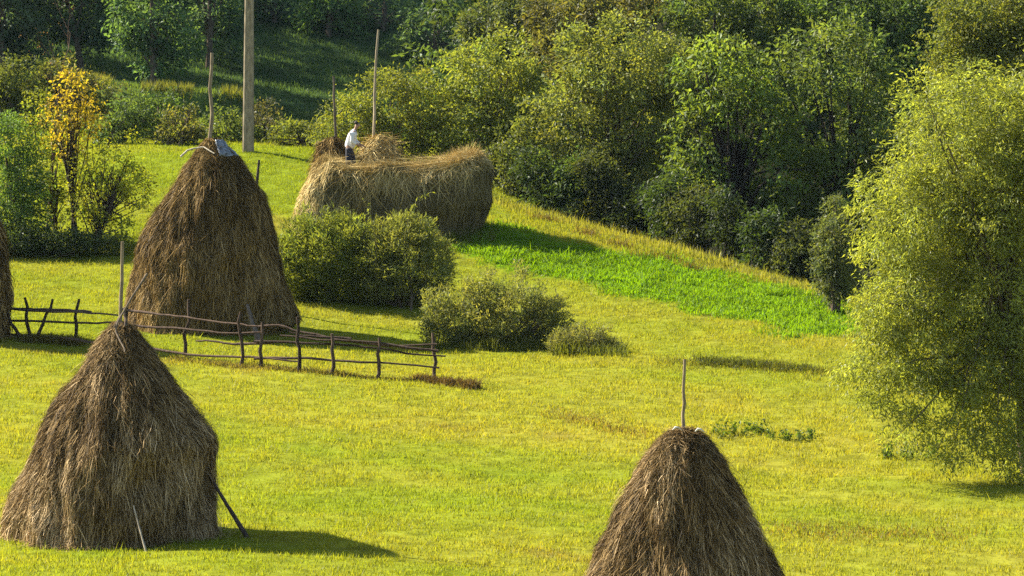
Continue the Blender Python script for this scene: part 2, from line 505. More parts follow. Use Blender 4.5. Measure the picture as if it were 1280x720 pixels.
# --- the wood behind the crest
tree('tree', 'yellow green round tree directly behind the end of the long hay heap', 'tree', 618, 137,
     [(618, 92, 66, 52), (585, 150, 50, 55), (652, 140, 52, 60), (615, 190, 60, 42), (655, 205, 36, 40)], col=(0.128, 0.15, 0.03), group=G_WOOD, limbs=30, layers=3.2)
tree('tree', 'broad olive tree with greyish leaves, tallest between the yellow green tree and the dark trunk', 'tree', 765, 134,
     [(768, 78, 84, 58), (712, 150, 58, 66), (800, 150, 70, 66), (715, 215, 48, 40), (775, 215, 62, 38), (840, 95, 40, 50)], leaf=(0.16, 0.075), col=(0.118, 0.136, 0.034), group=G_WOOD, limbs=34, layers=3.2)
tree('tree', 'green tree whose dark trunk shows between its leaf clumps', 'tree', 916, 130.5,
     [(878, 165, 46, 50), (955, 140, 62, 48), (905, 95, 66, 46), (985, 205, 55, 48), (870, 225, 40, 34), (950, 255, 34, 26)], leaf=(0.21, 0.10), col=(0.092, 0.128, 0.024), group=G_WOOD, trunk=0.26, limbs=40, layers=2.5, clump=0.42, per=30, var=0.5, bark=(0.035, 0.027, 0.02))
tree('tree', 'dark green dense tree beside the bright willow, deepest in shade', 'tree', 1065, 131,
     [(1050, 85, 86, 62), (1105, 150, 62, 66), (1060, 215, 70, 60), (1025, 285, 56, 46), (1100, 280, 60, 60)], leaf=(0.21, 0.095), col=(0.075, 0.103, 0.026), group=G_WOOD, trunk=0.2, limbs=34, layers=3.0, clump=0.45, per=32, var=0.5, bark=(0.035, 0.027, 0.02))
tree('tree', 'olive tree rising above the bright willow at the frame corner', 'tree', 1235, 113,
     [(1225, 20, 62, 46), (1200, 62, 40, 36), (1268, 60, 60, 50), (1230, 130, 70, 70), (1300, 10, 60, 60)], leaf=(0.13, 0.06), col=(0.10, 0.115, 0.026), group=G_WOOD)
for lab, px, dp, bl, co in [
    ('olive brown treetop above the broad olive tree', 745, 146, [(760, 14, 70, 38), (700, 30, 50, 36), (730, 70, 60, 50)], (0.08, 0.08, 0.025)),
    ('green treetop with long leaves above the dark trunk', 900, 145, [(880, 22, 62, 44), (945, 24, 52, 42), (910, 80, 80, 50)], (0.07, 0.095, 0.022)),
    ('dark treetop between the long leaved treetop and the corner olive tree', 1065, 145, [(1040, 16, 66, 42), (1118, 22, 60, 46), (1080, 80, 90, 60), (1150, 90, 50, 70)], (0.05, 0.08, 0.02)),
    ('grey green treetop over the yellow green round tree', 648, 152, [(650, 20, 52, 40), (605, 40, 40, 36), (640, 70, 60, 40)], (0.06, 0.075, 0.028)),
]:
    tree('tree', lab, 'tree', px, dp, bl, leaf=(0.2, 0.09), col=co, group=G_WOOD, limbs=16, bark=(0.03, 0.025, 0.02))
# the part of the wood above the frame that keeps its inside in shade
for px, dp, cyy, rx, ry in [(720, 158, -40, 110, 80), (880, 158, -60, 110, 90), (1040, 157, -50, 120, 90), (1190, 150, -50, 120, 90), (620, 165, -20, 90, 60)]:
    tree('tree', 'tall tree at the back of the wood, mostly hidden by nearer crowns', 'tree', px, dp,
         [(px, cyy, rx, ry), (px - 20, cyy + 120, rx, 80), (px + 20, cyy + 220, rx, 70)], leaf=(0.3, 0.15), col=(0.045, 0.07, 0.02), group='tall trees at the back of the wood', limbs=14, layers=3.2, clump=0.55)
crest = lambda px: 249 + 131 * ((px - 622) / 450) ** 1.08
for k, px in enumerate([640, 676, 716, 752, 795, 838, 872, 912, 955, 990, 1022]):
    cy = crest(px); dp = 131.5 - 15 * (px - 622) / 450 + rng.uniform(1.0, 3.0); h = rng.uniform(26, 62)
    bl = [(px + rng.uniform(-14, 14), cy - q * h - 4, rng.uniform(20, 34), rng.uniform(18, 30)) for q in (0.1, 0.5, 0.9, 1.2)]
    tree('shrub', 'leafy bush growing in the shade along the foot of the wood', 'shrub', px, dp, bl, leaf=(0.16, 0.07), col=np.array([(0.055, 0.068, 0.018), (0.03, 0.045, 0.012), (0.036, 0.058, 0.014)][k % 3]) * (1.2 if px < 720 else 0.8),  # leaf colour darkened to give the shade at the wood's foot
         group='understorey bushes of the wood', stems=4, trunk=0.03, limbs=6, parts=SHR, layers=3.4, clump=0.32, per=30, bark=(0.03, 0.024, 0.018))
tree('shrub', 'narrow upright bush with grey green leaves next to the bright willow', 'shrub', 1043, 112.5,
     [(1042, 285, 22, 42), (1046, 335, 26, 40), (1036, 310, 18, 40), (1043, 362, 26, 16)], leaf=(0.11, 0.05), col=(0.07, 0.085, 0.03), stems=5, trunk=0.04, limbs=8, parts=SHR, clump=0.22)

# --- willow
tree('willow_tree', 'big bright yellow green willow with branches hanging over the meadow', 'tree', 1290, 84.5,
     [(1205, 185, 92, 108), (1150, 270, 84, 96), (1250, 260, 90, 120), (1150, 365, 80, 76), (1250, 380, 90, 80), (1300, 200, 100, 140),
      (1105, 405, 40, 44, -0.6, 1.0), (1150, 440, 70, 44, -0.6, 0.9), (1235, 450, 80, 60, -0.3, 0.9), (1105, 462, 60, 24, -0.9, 0.63), (1160, 495, 60, 40, -1.0, 0.68),
      (1255, 500, 66, 60, -0.6, 0.8), (1140, 540, 46, 24, -1.3, 0.53), (1215, 545, 46, 34, -1.3, 0.63), (1268, 580, 34, 50, -1.2, 0.73), (1300, 600, 36, 54, -1.0, 0.85),
      (1258, 615, 18, 26, -1.4, 0.53), (1270, 640, 14, 20, -1.4, 0.42), (1075, 462, 40, 14, -1.5, 0.53), (1090, 505, 34, 24, -1.4, 0.37), (1180, 575, 26, 12, -1.5, 0.32)],
     leaf=(0.115, 0.032), col=(0.152, 0.175, 0.038), var=0.4, layers=3.0, clump=0.24, per=34, droop=0.55, trunk=0.16, limbs=60, mat=M_WILLOW, yellow=0.07, hang=0.05, hollow=0.3,
     bark=(0.09, 0.07, 0.045))

# --- the copse by the meadow
tree('tree', 'small autumn tree with golden yellow leaves', 'tree', 88, 121.5,
     [(92, 105, 26, 24), (82, 140, 34, 30), (108, 150, 24, 26), (80, 178, 30, 20)], leaf=(0.13, 0.08), col=(0.25, 0.195, 0.02), var=0.3, layers=1.15, clump=0.26, per=13, trunk=0.055, stems=2, bark=(0.05, 0.038, 0.028), limbs=30, group=G_COPSE, yellow=0.1)
tree('tree', 'dark leafy tree at the outer edge of the copse beside the trunks', 'tree', 30, 121,
     [(14, 175, 34, 34), (30, 225, 32, 44), (4, 240, 40, 54), (20, 282, 44, 30)], leaf=(0.12, 0.055), col=(0.07, 0.115, 0.025), layers=3.2, clump=0.26, per=36, trunk=0.08, limbs=24, group=G_COPSE)
tree('tree', 'thin green tree just behind the golden autumn tree', 'tree', 66, 123,
     [(60, 215, 26, 50), (74, 255, 30, 34), (50, 150, 24, 40)], leaf=(0.12, 0.06), col=(0.12, 0.14, 0.02), layers=1.7, clump=0.24, per=30, stems=2, bark=(0.05, 0.038, 0.028), trunk=0.065, limbs=24, group=G_COPSE)
tree('tree', 'airy light green sapling with spreading twigs nearest the big fenced haystack', 'tree', 120, 121.5,
     [(140, 205, 40, 36), (120, 250, 36, 34), (166, 232, 24, 40), (135, 285, 34, 20), (100, 220, 26, 36)], leaf=(0.11, 0.06), col=(0.19, 0.205, 0.02), layers=1.4, clump=0.22, per=22, stems=2, bark=(0.05, 0.038, 0.028), trunk=0.07, limbs=44, group=G_COPSE)
tree('shrub', 'dark low bush in the shade under the copse', 'shrub', 30, 120, [(20, 300, 50, 20), (70, 302, 40, 16), (-25, 295, 40, 26), (118, 303, 34, 12)], leaf=(0.11, 0.05), col=(0.045, 0.065, 0.018), stems=4, trunk=0.03, limbs=4, parts=SHR)


def bare(px, depth, top, label):
    b = onground(px, depth); t = thing('bare_tree', label, 'tree', b, G_COPSE)
    mt, mc = MB(), MB()
    h = pt(px, top, depth)[2] - b[2]
    tips = []

    def grow(p, d, ln, r, lev):
        pts = [p]; dd = np.array(d, float)
        for k in range(5):
            dd = unit(dd + rng.normal(0, 0.1, 3) + np.array([0, 0, 0.06])); pts.append(pts[-1] + dd * ln / 5)
        mt.tube(pts, np.linspace(r, r * 0.45, 6), (0.12, 0.075, 0.055), 5, cap=False)
        if lev == 0:
            tips.append(pts[-1]); return
        for k in range(4 if lev > 1 else 3):
            q = rng.uniform(0.35, 1.0) if k else 1.0
            i0 = min(5, int(q * 5))
            nd = unit(dd + rng.normal(0, 0.45, 3)); nd[2] = abs(nd[2])
            grow(pts[i0], nd, ln * rng.uniform(0.4, 0.6), r * 0.45, lev - 1)
    grow(b - np.array([0, 0, 0.1]), (0, 0, 1), h * 0.62, 0.05, 3)
    mt.build('trunk', M_BARK, t)
    P = np.repeat(np.array(tips), 3, 0) + rng.normal(0, 0.08, (len(tips) * 3, 3))
    leaves(mc, P, 0.07, 0.04, np.array([0.12, 0.07, 0.05]) * (0.6 + 0.8 * rng.random((len(P), 1))))
    mc.build('crown', M_LEAF, t, smooth=False)


bare(58, 123, 20, 'tall nearly bare brown tree rising above the copse')

# --- hedge and bank behind the meadow
for lab, px, dp, bl, co in [
    ('round dark green bush at the end of the hedge by the copse', 150, 140, [(150, 165, 34, 26), (165, 140, 26, 24)], (0.06, 0.09, 0.025)),
    ('ochre yellow bush in the hedge', 225, 139, [(224, 162, 28, 28), (240, 172, 20, 16)], (0.095, 0.095, 0.026)),
    ('dark green bush behind the ochre one in the hedge', 195, 143, [(195, 140, 30, 26), (180, 165, 30, 24)], (0.045, 0.075, 0.022)),
    ('leafy bush behind the tip of the big fenced haystack', 272, 141, [(275, 160, 30, 28), (300, 170, 24, 20)], (0.07, 0.095, 0.025)),
    ('grey brown bush just behind the utility pole', 332, 142, [(330, 150, 26, 22), (318, 172, 24, 18)], (0.065, 0.065, 0.03)),
    ('low light green bush between the utility pole and the hay workers heap', 368, 140, [(362, 170, 34, 18), (395, 172, 24, 16)], (0.095, 0.11, 0.025)),
    ('weedy bush on the bank above the copse', 110, 150, [(115, 120, 40, 26), (80, 100, 40, 26)], (0.08, 0.085, 0.025)),
    ('tangled bush on the bank at the frame edge', 20, 150, [(20, 100, 44, 30), (-20, 130, 40, 40), (40, 130, 40, 30)], (0.07, 0.085, 0.022)),
]:
    tree('shrub', lab, 'shrub', px, dp, bl, leaf=(0.15, 0.075), col=co, layers=4, clump=0.3, per=34, stems=4, trunk=0.04, limbs=8, group=G_HEDGE, parts=SHR)
tree('tree', 'airy olive bush tree behind the two hay poles', 'tree', 488, 137,
     [(482, 125, 52, 40), (442, 150, 38, 34), (528, 120, 30, 42), (492, 168, 56, 32), (540, 165, 34, 36), (412, 165, 26, 24)], leaf=(0.13, 0.06), col=(0.11, 0.125, 0.022), layers=2.4, clump=0.3, per=30, stems=3, trunk=0.07, limbs=20, group=G_HEDGE)

# --- far slope
for lab, px, dp, bl, co in [
    ('blue green tree with a forked trunk standing on the bank of the far slope', 195, 170, [(185, -50, 50, 50), (188, 30, 48, 36), (226, 52, 34, 30), (160, 14, 36, 28), (200, 80, 28, 20), (172, 55, 30, 24)], (0.05, 0.085, 0.03)),
    ('dark tree at the foot of the far slope above the bare brown tree', 105, 178, [(95, -70, 60, 60), (100, 16, 50, 36), (60, 24, 40, 36), (125, 50, 34, 26)], (0.04, 0.065, 0.028)),
    ('shaded tree at the frame corner above the copse', 10, 176, [(0, -60, 60, 60), (10, 20, 50, 40), (-30, 50, 50, 40), (30, 55, 30, 26)], (0.04, 0.06, 0.028)),
    ('tree behind the utility pole at the top of the far slope', 262, 184, [(262, -70, 50, 60), (265, 18, 44, 40), (285, 50, 24, 28)], (0.045, 0.075, 0.03)),
    ('dark tree next to the utility pole top on the far slope', 345, 199, [(345, 10, 46, 42), (320, 36, 30, 26)], (0.04, 0.07, 0.028)),
    ('tree with light leaf sprays on the far slope', 412, 196, [(408, 20, 44, 40), (440, 44, 28, 26), (425, -10, 40, 30)], (0.055, 0.095, 0.03)),
    ('dark tree above the taller hay pole', 480, 198, [(478, 20, 44, 42), (500, 54, 30, 28)], (0.045, 0.075, 0.03)),
    ('deep shaded tree in the hollow at the end of the far slope', 545, 192, [(545, 40, 50, 40), (575, 62, 34, 36), (520, 66, 34, 24)], (0.035, 0.06, 0.025)),
]:
    tree('tree', lab, 'tree', px, dp, bl, leaf=(0.24, 0.12), col=np.array(co) * 1.35, layers=3.0, clump=0.45, per=32, trunk=0.16, limbs=20, group=G_FAR)
for px, dp in [(-190, 196), (-110, 192), (-60, 205), (40, 198), (130, 201), (215, 204), (290, 208), (370, 210), (450, 213), (530, 212), (600, 208)]:
    k = rng.uniform(-15, 15)
    tree('tree', 'tall dark tree in the belt behind the far slope, top out of frame', 'tree', px, dp,
         [(px + k, -230, 58, 80), (px + k, -100, 66, 90), (px - k, 10, 62, 60), (px, 60, 55, 36)], leaf=(0.34, 0.17), col=(0.04, 0.068, 0.028), layers=3.2, clump=0.6, per=32, trunk=0.2, limbs=14, group='belt of tall trees behind the far slope')

for px, dp in [(-60, 184), (40, 193), (-150, 180)]:  # trees added so that their shadows fall on the far slope
    tree('tree', 'tall dark tree added to shade the far slope, top out of frame', 'tree', px, dp,
         [(px, -300, 55, 80), (px + 10, -170, 66, 90), (px - 10, -50, 56, 70), (px, 20, 36, 34)], leaf=(0.34, 0.17), col=(0.04, 0.068, 0.028), layers=3.6, clump=0.6, per=32, trunk=0.22, limbs=14, group='tall trees added to shade the far slope')

# --- shrubs on the meadow
tree('shrub', 'broad light green shrub leaning on the big fenced haystack side', 'shrub', 405, 113,
     [(400, 320, 48, 46), (372, 305, 26, 34), (435, 300, 36, 32), (375, 352, 34, 24), (430, 352, 36, 24), (400, 358, 40, 18), (352, 330, 18, 36), (448, 325, 30, 40), (455, 360, 30, 18), (380, 284, 7, 22), (362, 302, 7, 22), (412, 282, 8, 20), (432, 288, 7, 22), (350, 325, 12, 30)], leaf=(0.15, 0.032), col=(0.122, 0.145, 0.03), layers=3.2, clump=0.22, per=34, droop=-0.45, stems=7, trunk=0.03, limbs=5, group=G_SHRUB, parts=SHR, hollow=0.3)
tree('shrub', 'rounded shrub with brownish middle right in front of the long hay heap', 'shrub', 505, 112.5,
     [(505, 320, 46, 42), (475, 335, 30, 34), (545, 340, 24, 34), (510, 290, 36, 22), (500, 362, 44, 14), (540, 368, 24, 12), (470, 362, 26, 14), (468, 300, 8, 24), (495, 288, 7, 20), (535, 298, 8, 26), (556, 325, 8, 30), (520, 288, 6, 20)], leaf=(0.15, 0.032), col=(0.125, 0.137, 0.04), layers=3.2, clump=0.22, per=34, droop=-0.45, stems=7, trunk=0.03, limbs=5, group=G_SHRUB, parts=SHR, hollow=0.3)
tree('shrub', 'grey green willowy shrub below the lush grass strip', 'shrub', 628, 106.5,
     [(635, 392, 58, 38), (575, 400, 38, 30), (680, 410, 26, 24), (610, 375, 36, 26), (545, 400, 20, 30), (620, 425, 60, 12), (570, 422, 36, 12), (680, 428, 28, 12), (700, 418, 24, 20), (690, 395, 24, 26), (556, 366, 6, 24), (585, 360, 7, 22), (610, 348, 7, 22), (650, 350, 7, 22), (672, 366, 6, 22), (538, 385, 7, 34)], leaf=(0.13, 0.032), col=(0.13, 0.14, 0.045), layers=3.2, clump=0.2, per=34, droop=-0.35, stems=8, trunk=0.025, limbs=5, group=G_SHRUB, parts=SHR, hollow=0.3)
tree('shrub', 'smallest low shrub, alone at the downhill end of the shrubs', 'shrub', 735, 104.5,
     [(735, 420, 26, 20), (758, 432, 20, 9), (712, 425, 20, 16), (700, 432, 22, 10)], leaf=(0.11, 0.026), col=(0.112, 0.116, 0.04), layers=3.2, clump=0.16, per=30, droop=-0.4, stems=6, trunk=0.02, limbs=4, group=G_SHRUB, parts=SHR, hollow=0.3)

for lab, pts_ in [('low dark leafy weeds in the meadow behind the haystack with the flat tip', [(905, 546), (930, 545), (948, 543), (975, 548), (1000, 553)]),
                  ('low weeds in the grass under the hanging willow branches', [(1112, 572), (1135, 575), (1165, 575)])]:
    mc = MB()
    for q in pts_:
        g = ground_at(*q)
        for k in range(5):
            o = g + np.array([rng.normal(0, 0.16), rng.normal(0, 0.25), 0]); o[2] = float(gz(o[0], o[1]))
            tip = o + np.array([rng.normal(0, 0.06), rng.normal(0, 0.06), rng.uniform(0.12, 0.3)])
            P = o + (tip - o) * rng.random((26, 1)) + rng.normal(0, 0.05, (26, 3)); P[:, 2] = np.maximum(P[:, 2], o[2] + 0.02)
            leaves(mc, P, 0.09, 0.05, np.array([0.08, 0.12, 0.015]) * (0.6 + 0.8 * rng.random((26, 1))))
    tag(mc.build('weeds', M_LEAF, smooth=False), lab, None, None, 'stuff')

mt_ = MB()
for px0, px1, row, n in [(348, 460, 376, 1500), (440, 566, 377, 1600), (530, 700, 437, 2400), (690, 785, 444, 1400), (0, 165, 318, 1500), (560, 620, 300, 500)]:
    W = np.array([ground_at(q, row) for q in np.linspace(px0, px1, 12)]); tt = rng.random(n)
    gx = np.interp(tt, np.linspace(0, 1, 12), W[:, 0]); gy = np.interp(tt, np.linspace(0, 1, 12), W[:, 1]) + np.abs(rng.normal(0, 0.9, n)) - 0.5
    kk = fbm(gx * 1.7, gy * 1.7, 401, 2)
    blades(mt_, gx, gy, (0.1 + 0.4 * rng.random(n) ** 2) * (0.3 + 1.3 * kk), np.full(n, 0.02), np.array([0.115, 0.13, 0.022]) * (0.6 + 0.7 * rng.random((n, 1))), 0.9, True)
tag(mt_.build('uncut_grass', M_GRASS, smooth=False), 'longer uncut grass round the feet of the shrubs', None, None, 'stuff')

# tall sprouts standing up out of the shrub in front of the hay heap
for lab, path, nl in [('tall leafy sprout arching up before the dark hay heap', [(505, 300), (512, 268), (520, 252), (540, 240)], 46),
                      ('thin pale sprout before the dark hay heap', [(470, 300), (462, 265), (452, 242)], 14)]:
    P = np.array([pt(a, b, 112 - 0.3) for a, b in path]); g = onground(path[0][0], 112)
    P = np.vstack([g, P]); t = thing('weed_sprout', lab, 'plant', g); mt = MB(); mc = MB()
    mt.tube(P, np.linspace(0.014, 0.006, len(P)), (0.16, 0.15, 0.05), 5)
    tt = rng.uniform(1.4, len(P) - 1, nl); i0 = np.minimum(tt.astype(int), len(P) - 2)
    Q = P[i0] + (P[i0 + 1] - P[i0]) * (tt - i0)[:, None]
    leaves(mc, Q, 0.13, 0.05, np.array([0.17, 0.19, 0.04]) * (0.7 + 0.6 * rng.random((nl, 1))), None, 0.1)
    mt.build('stem', M_LEAF, t); mc.build('foliage', M_LEAF, t, smooth=False)


# ------------------------------------------------------------------ hay
def straw(mb, P, n, ln, w, cols, out=(0.0, 0.06), vmax=1.0, vmin=0.0, lat=0.12, lift=0.03, thmask=None):
    """strands of hay laid down the surface P(u, v), v running downwards"""
    u = rng.random(n * 2); v = vmin + (vmax - vmin) * rng.random(n * 2)
    e = 1e-3
    p = P(u, v); pu = P(u + e, v) - p; pv = P(u, v + e) - p
    ar = np.linalg.norm(np.cross(pu, pv), axis=1)
    k = rng.random(n * 2) < ar / np.percentile(ar, 97)
    u, v, p, pu, pv = u[k][:n], v[k][:n], p[k][:n], pu[k][:n], pv[k][:n]
    n = len(u)
    nr = unit(np.cross(pv, pu))
    dn = unit(pv); sd = unit(pu)
    L = ln * (0.5 + rng.random(n)); dv = L / (np.linalg.norm(pv, axis=1) / e + 1e-6)
    sl = rng.normal(0, lat, n)
    o = out[0] + (out[1] - out[0]) * rng.random(n)
    vm = np.minimum(v + dv * 0.5, 1.0); ve = np.minimum(v + dv, 1.0)
    um = u + sl * L * 0.5 / (np.linalg.norm(pu, axis=1) / e + 1e-6); ue = u + sl * L / (np.linalg.norm(pu, axis=1) / e + 1e-6)
    A = p + nr * (o * 0.6)[:, None]
    B = P(um, vm) + nr * (o + lift * 0.6)[:, None]
    Cc = P(ue, ve) + nr * (o + lift * (0.4 + 1.3 * rng.random(n)))[:, None] - np.array([0, 0, 1]) * ((v + dv - ve) / (dv + 1e-9) * L)[:, None] * 0.5
    Wd = (w * (0.6 + 0.8 * rng.random(n)))[:, None]
    tw = rng.normal(0, 0.5, n)[:, None]
    s = unit(sd + nr * tw) * Wd / 2
    V = np.stack([A - s, A + s, B + s * 0.9, B - s * 0.9, Cc + s * 0.35, Cc - s * 0.35], 1).reshape(-1, 3)
    q = np.arange(n)[:, None] * 6
    f = np.concatenate([q + np.array([[0, 1, 2, 3]]), q + np.array([[3, 2, 4, 5]])])
    ci = rng.random(n)
    cols = np.array(cols)
    # strands fall in locks that share a colour
    lock = 0.55 * fbm(u * 60, v * 7, 131, 2) + 0.45 * fbm(u * 9 + 3, v * 5, 137, 3) + (fbm(u * 4, v * 2.5, 139, 2) - 0.5) * 0.35
    kk = np.clip(lock * 0.9 + (ci - 0.5) * 0.9, 0, 0.999) * (len(cols) - 1)
    i0 = kk.astype(int); fr = (kk - i0)[:, None]
    c = cols[i0] * (1 - fr) + cols[np.minimum(i0 + 1, len(cols) - 1)] * fr
    c = c * (0.7 + 0.6 * rng.random((n, 1)))
    mb.add(V, f, np.repeat(c, 6, 0))


def surface(mb, P, nu, nv, c, vmax=1.0):
    U, V = np.meshgrid(np.arange(nu) / nu, np.linspace(0, vmax, nv))
    p = P(U.ravel(), V.ravel())
    i, j = np.meshgrid(np.arange(nu), np.arange(nv - 1)); i = i.ravel(); j = j.ravel(); i2 = (i + 1) % nu
    q = np.stack([j * nu + i, (j + 1) * nu + i, (j + 1) * nu + i2, j * nu + i2], 1)
    mb.add(p, q, c)


def stack_fn(apex, base, sc, left, right, seed, bump=None, amp=0.035):
    """surface of a haystack from its two outlines (drop below the tip, radius; in 1280-frame pixels)"""
    left = np.array(left, float) * sc; right = np.array(right, float) * sc
    left[:, 1] *= 0.965; right[:, 1] *= 0.965
    H = max(left[-1, 0], right[-1, 0])
    dd = np.linspace(0, H, 240)
    ker = np.hanning(19); ker /= ker.sum()

    def smooth(pr):
        q = np.interp(dd, pr[:, 0], pr[:, 1])
        return np.stack([dd, np.convolve(np.pad(q, 9, 'reflect', reflect_type='odd'), ker, 'valid')], 1)
    left, right = smooth(left), smooth(right)

    def P(u, v):
        th = u * 2 * PI
        dr = v * H
        rl = np.interp(dr, left[:, 0], left[:, 1]); rr = np.interp(dr, right[:, 0], right[:, 1])
        w = 0.5 + 0.5 * np.cos(th)
        w = w * w * (3 - 2 * w)
        r = rl * (1 - w) + rr * w
        if bump is not None:
            a0, sg, prof = bump
            da = (th - a0 + PI) % (2 * PI) - PI
            r = r + np.exp(-(da / sg) ** 2) * np.interp(dr, prof[0], prof[1])
        cu, su = np.cos(th), np.sin(th)
        nz = fbm(cu * 2.2 + 7 + seed, su * 2.2 + v * 5, 150 + seed, 3) - 0.5
        lk = fbm(cu * 9 + seed, su * 9 + v * 3.0, 170 + seed, 2) - 0.5
        tuftn = fbm(cu * 3.1 * (0.6 + r) + 3 * seed, su * 3.1 * (0.6 + r) + dr * 2.6, 190 + seed, 3) - 0.5
        r = r * (1 + nz * 2 * amp * 2.4) + (lk * 0.12 + tuftn * 0.34) * np.minimum(1, r)
        return np.stack([apex[0] + r * cu, apex[1] + r * su, apex[2] - dr + 0 * r], -1)
    return P, H


BROWN = [(0.034, 0.0215, 0.008), (0.095, 0.06, 0.023), (0.20, 0.13, 0.051), (0.37, 0.253, 0.11), (0.72, 0.53, 0.29)]
RUST = [(0.030, 0.0195, 0.007), (0.076, 0.049, 0.016), (0.165, 0.104, 0.032), (0.30, 0.192, 0.062), (0.52, 0.37, 0.16)]
GOLD = [(0.26, 0.18, 0.055), (0.38, 0.275, 0.095), (0.48, 0.36, 0.14), (0.58, 0.45, 0.2), (0.68, 0.56, 0.28)]


def pole(parent, name, pts, r0, r1, c=(0.22, 0.17, 0.11), sides=7):
    mb = MB(); pts = np.array(pts, float)
    t = np.linspace(0, 1, 9); ti = np.linspace(0, 1, len(pts))
    p = np.stack([np.interp(t, ti, pts[:, k]) for k in range(3)], 1)
    p[1:-1] += rng.normal(0, r0 * 0.25, (7, 3))
    mb.tube(p, np.linspace(r0, r1, 9), c, sides, jit=0.2)
    return mb.build(name, M_WOOD, parent, origin=None if parent is not None else p[0])


def haystack(label, axpx, top, depth, left, right, pole_pts, cols, seed, nst, ln=0.5, w=0.017, bump=None, body=(0.07, 0.045, 0.02), amp=0.035, lift=0.035, group='conical haystacks', pr=(0.045, 0.03), out=(0, 0.07)):
    apex = pt(axpx, top, depth)
    g = float(gz(apex[0], apex[1]))
    sc = depth / F
    t = thing('haystack', label, 'haystack', (apex[0], apex[1], g), group)
    P, H = stack_fn(apex, g, sc, left, right, seed, bump, amp)
    mb = MB()
    surface(mb, P, 120, 60, body)
    straw(mb, P, nst // 2, ln, w, cols, out, lift=lift, lat=0.16)
    straw(mb, P, nst // 2, ln * 0.55, w, cols, out, lift=lift * 1.4, lat=0.35)
    straw(mb, P, nst // 25, ln * 1.1, w, cols, (0.03, 0.12), lift=0.12, lat=0.45)
    straw(mb, P, nst // 12, ln * 0.6, w * 0.9, cols, (0.0, 0.05), vmax=0.12, lift=0.08, lat=0.7)
    n = 1300; th = rng.random(n) * 2 * PI; v0 = np.interp(apex[2] - g, [0, H], [0, 1])      # spilled hay round the foot
    q = P(th / (2 * PI), np.full(n, v0)); od = unit((q - np.array([apex[0], apex[1], 0])) * np.array([1, 1, 0]))
    q = q + od * (np.abs(rng.normal(0, 0.22, n)) - 0.05)[:, None]; q[:, 2] = gz(q[:, 0], q[:, 1]) + 0.02 + 0.07 * rng.random(n)
    an = rng.random(n) * 2 * PI; dl = np.stack([np.cos(an), np.sin(an), rng.normal(0, 0.25, n)], 1) * (0.12 + 0.2 * rng.random(n))[:, None]
    sd = np.stack([-np.sin(an), np.cos(an), 0 * an], 1) * w * 0.7
    mb.add(np.stack([q - sd, q + sd, q + dl], 1).reshape(-1, 3), np.arange(n * 3).reshape(n, 3), np.repeat(np.array(cols[3]) * (0.6 + 0.8 * rng.random((n, 1))), 3, 0))
    mb.build('hay', M_HAY, t, smooth=False)
    if pole_pts:
        pp = [pt(a, b, depth) for a, b in pole_pts]
        pole(t, 'pole', pp, *pr)
    return t, P, apex, g


# near stack with draped branches
L1 = [(0, 6), (8, 13), (60, 50), (105, 80), (160, 107), (210, 127), (240, 139), (262, 139), (300, 139)]
R1 = [(0, 6), (12, 16), (65, 56), (110, 91), (142, 114), (152, 121), (166, 117), (182, 112), (220, 115), (262, 122), (300, 126)]
s1, P1, a1, g1 = haystack('dark brown haystack with branches over its tip, in front of the fence', 151, 402, 75, L1, R1,
                          [(149, 470), (151, 400), (153, 345), (153, 302)], BROWN, 1, 60000, ln=0.42, w=0.0085)


def branch(label, pts, r, c=(0.24, 0.19, 0.13), name='branch', cat='branch', fork=None):
    mb = MB(); P = np.array(pts)
    t = np.linspace(0, 1, 14); ti = np.linspace(0, 1, len(P))
    p = np.stack([np.interp(t, ti, P[:, k]) for k in range(3)], 1); p[1:-1] += np.cumsum(rng.normal(0, r * (0.06 if 'prop' in name or 'board' in name or 'post' in name else 0.16), (12, 3)), 0)
    mb.tube(p, np.linspace(r, r * 0.55, 14), c, 7, jit=0.25)
    if fork is not None: mb.tube(np.array(fork), np.linspace(r * 0.8, r * 0.4, len(fork)), c, 6, jit=0.2)
    o = mb.build(name, M_WOOD, None, origin=p[0])
    return tag(o, label, cat)


branch('forked pale branch hung over the tip of the haystack in front of the fence', [pt(184, 342, 74.6), pt(165, 372, 74.5), pt(154, 390, 74.5), pt(146, 402, 74.4), pt(143, 412, 74.3), pt(150, 428, 74.0), pt(156, 440, 73.8)], 0.024, (0.13, 0.10, 0.07),
       fork=[pt(156, 388, 74.5), pt(148, 398, 74.5), pt(142, 410, 74.3)])
branch('short dark stub of wood stuck in the tip of the haystack before the fence', [pt(157, 408, 74.5), pt(157, 395, 74.6), pt(156, 384, 74.7)], 0.035, (0.09, 0.065, 0.045), 'wood_stub', 'stick')
for lab, pts_, r, c in [
    ('dark stout prop leaning on the shaded flank of the haystack before the fence', [(310, 683, -0.4), (262, 594, 0.0)], 0.05, (0.07, 0.05, 0.04)),
    ('thin pale stick leaning on the front of the haystack before the fence', [(183, 690, -2.35), (167, 632, -1.95)], 0.022, (0.36, 0.30, 0.22)),
]:
    q = [pt(a, b, 75 + o) for a, b, o in pts_]
    q[0][2] = float(gz(q[0][0], q[0][1])) - 0.03
    branch(lab, q, r, c, 'leaning_prop', 'prop')

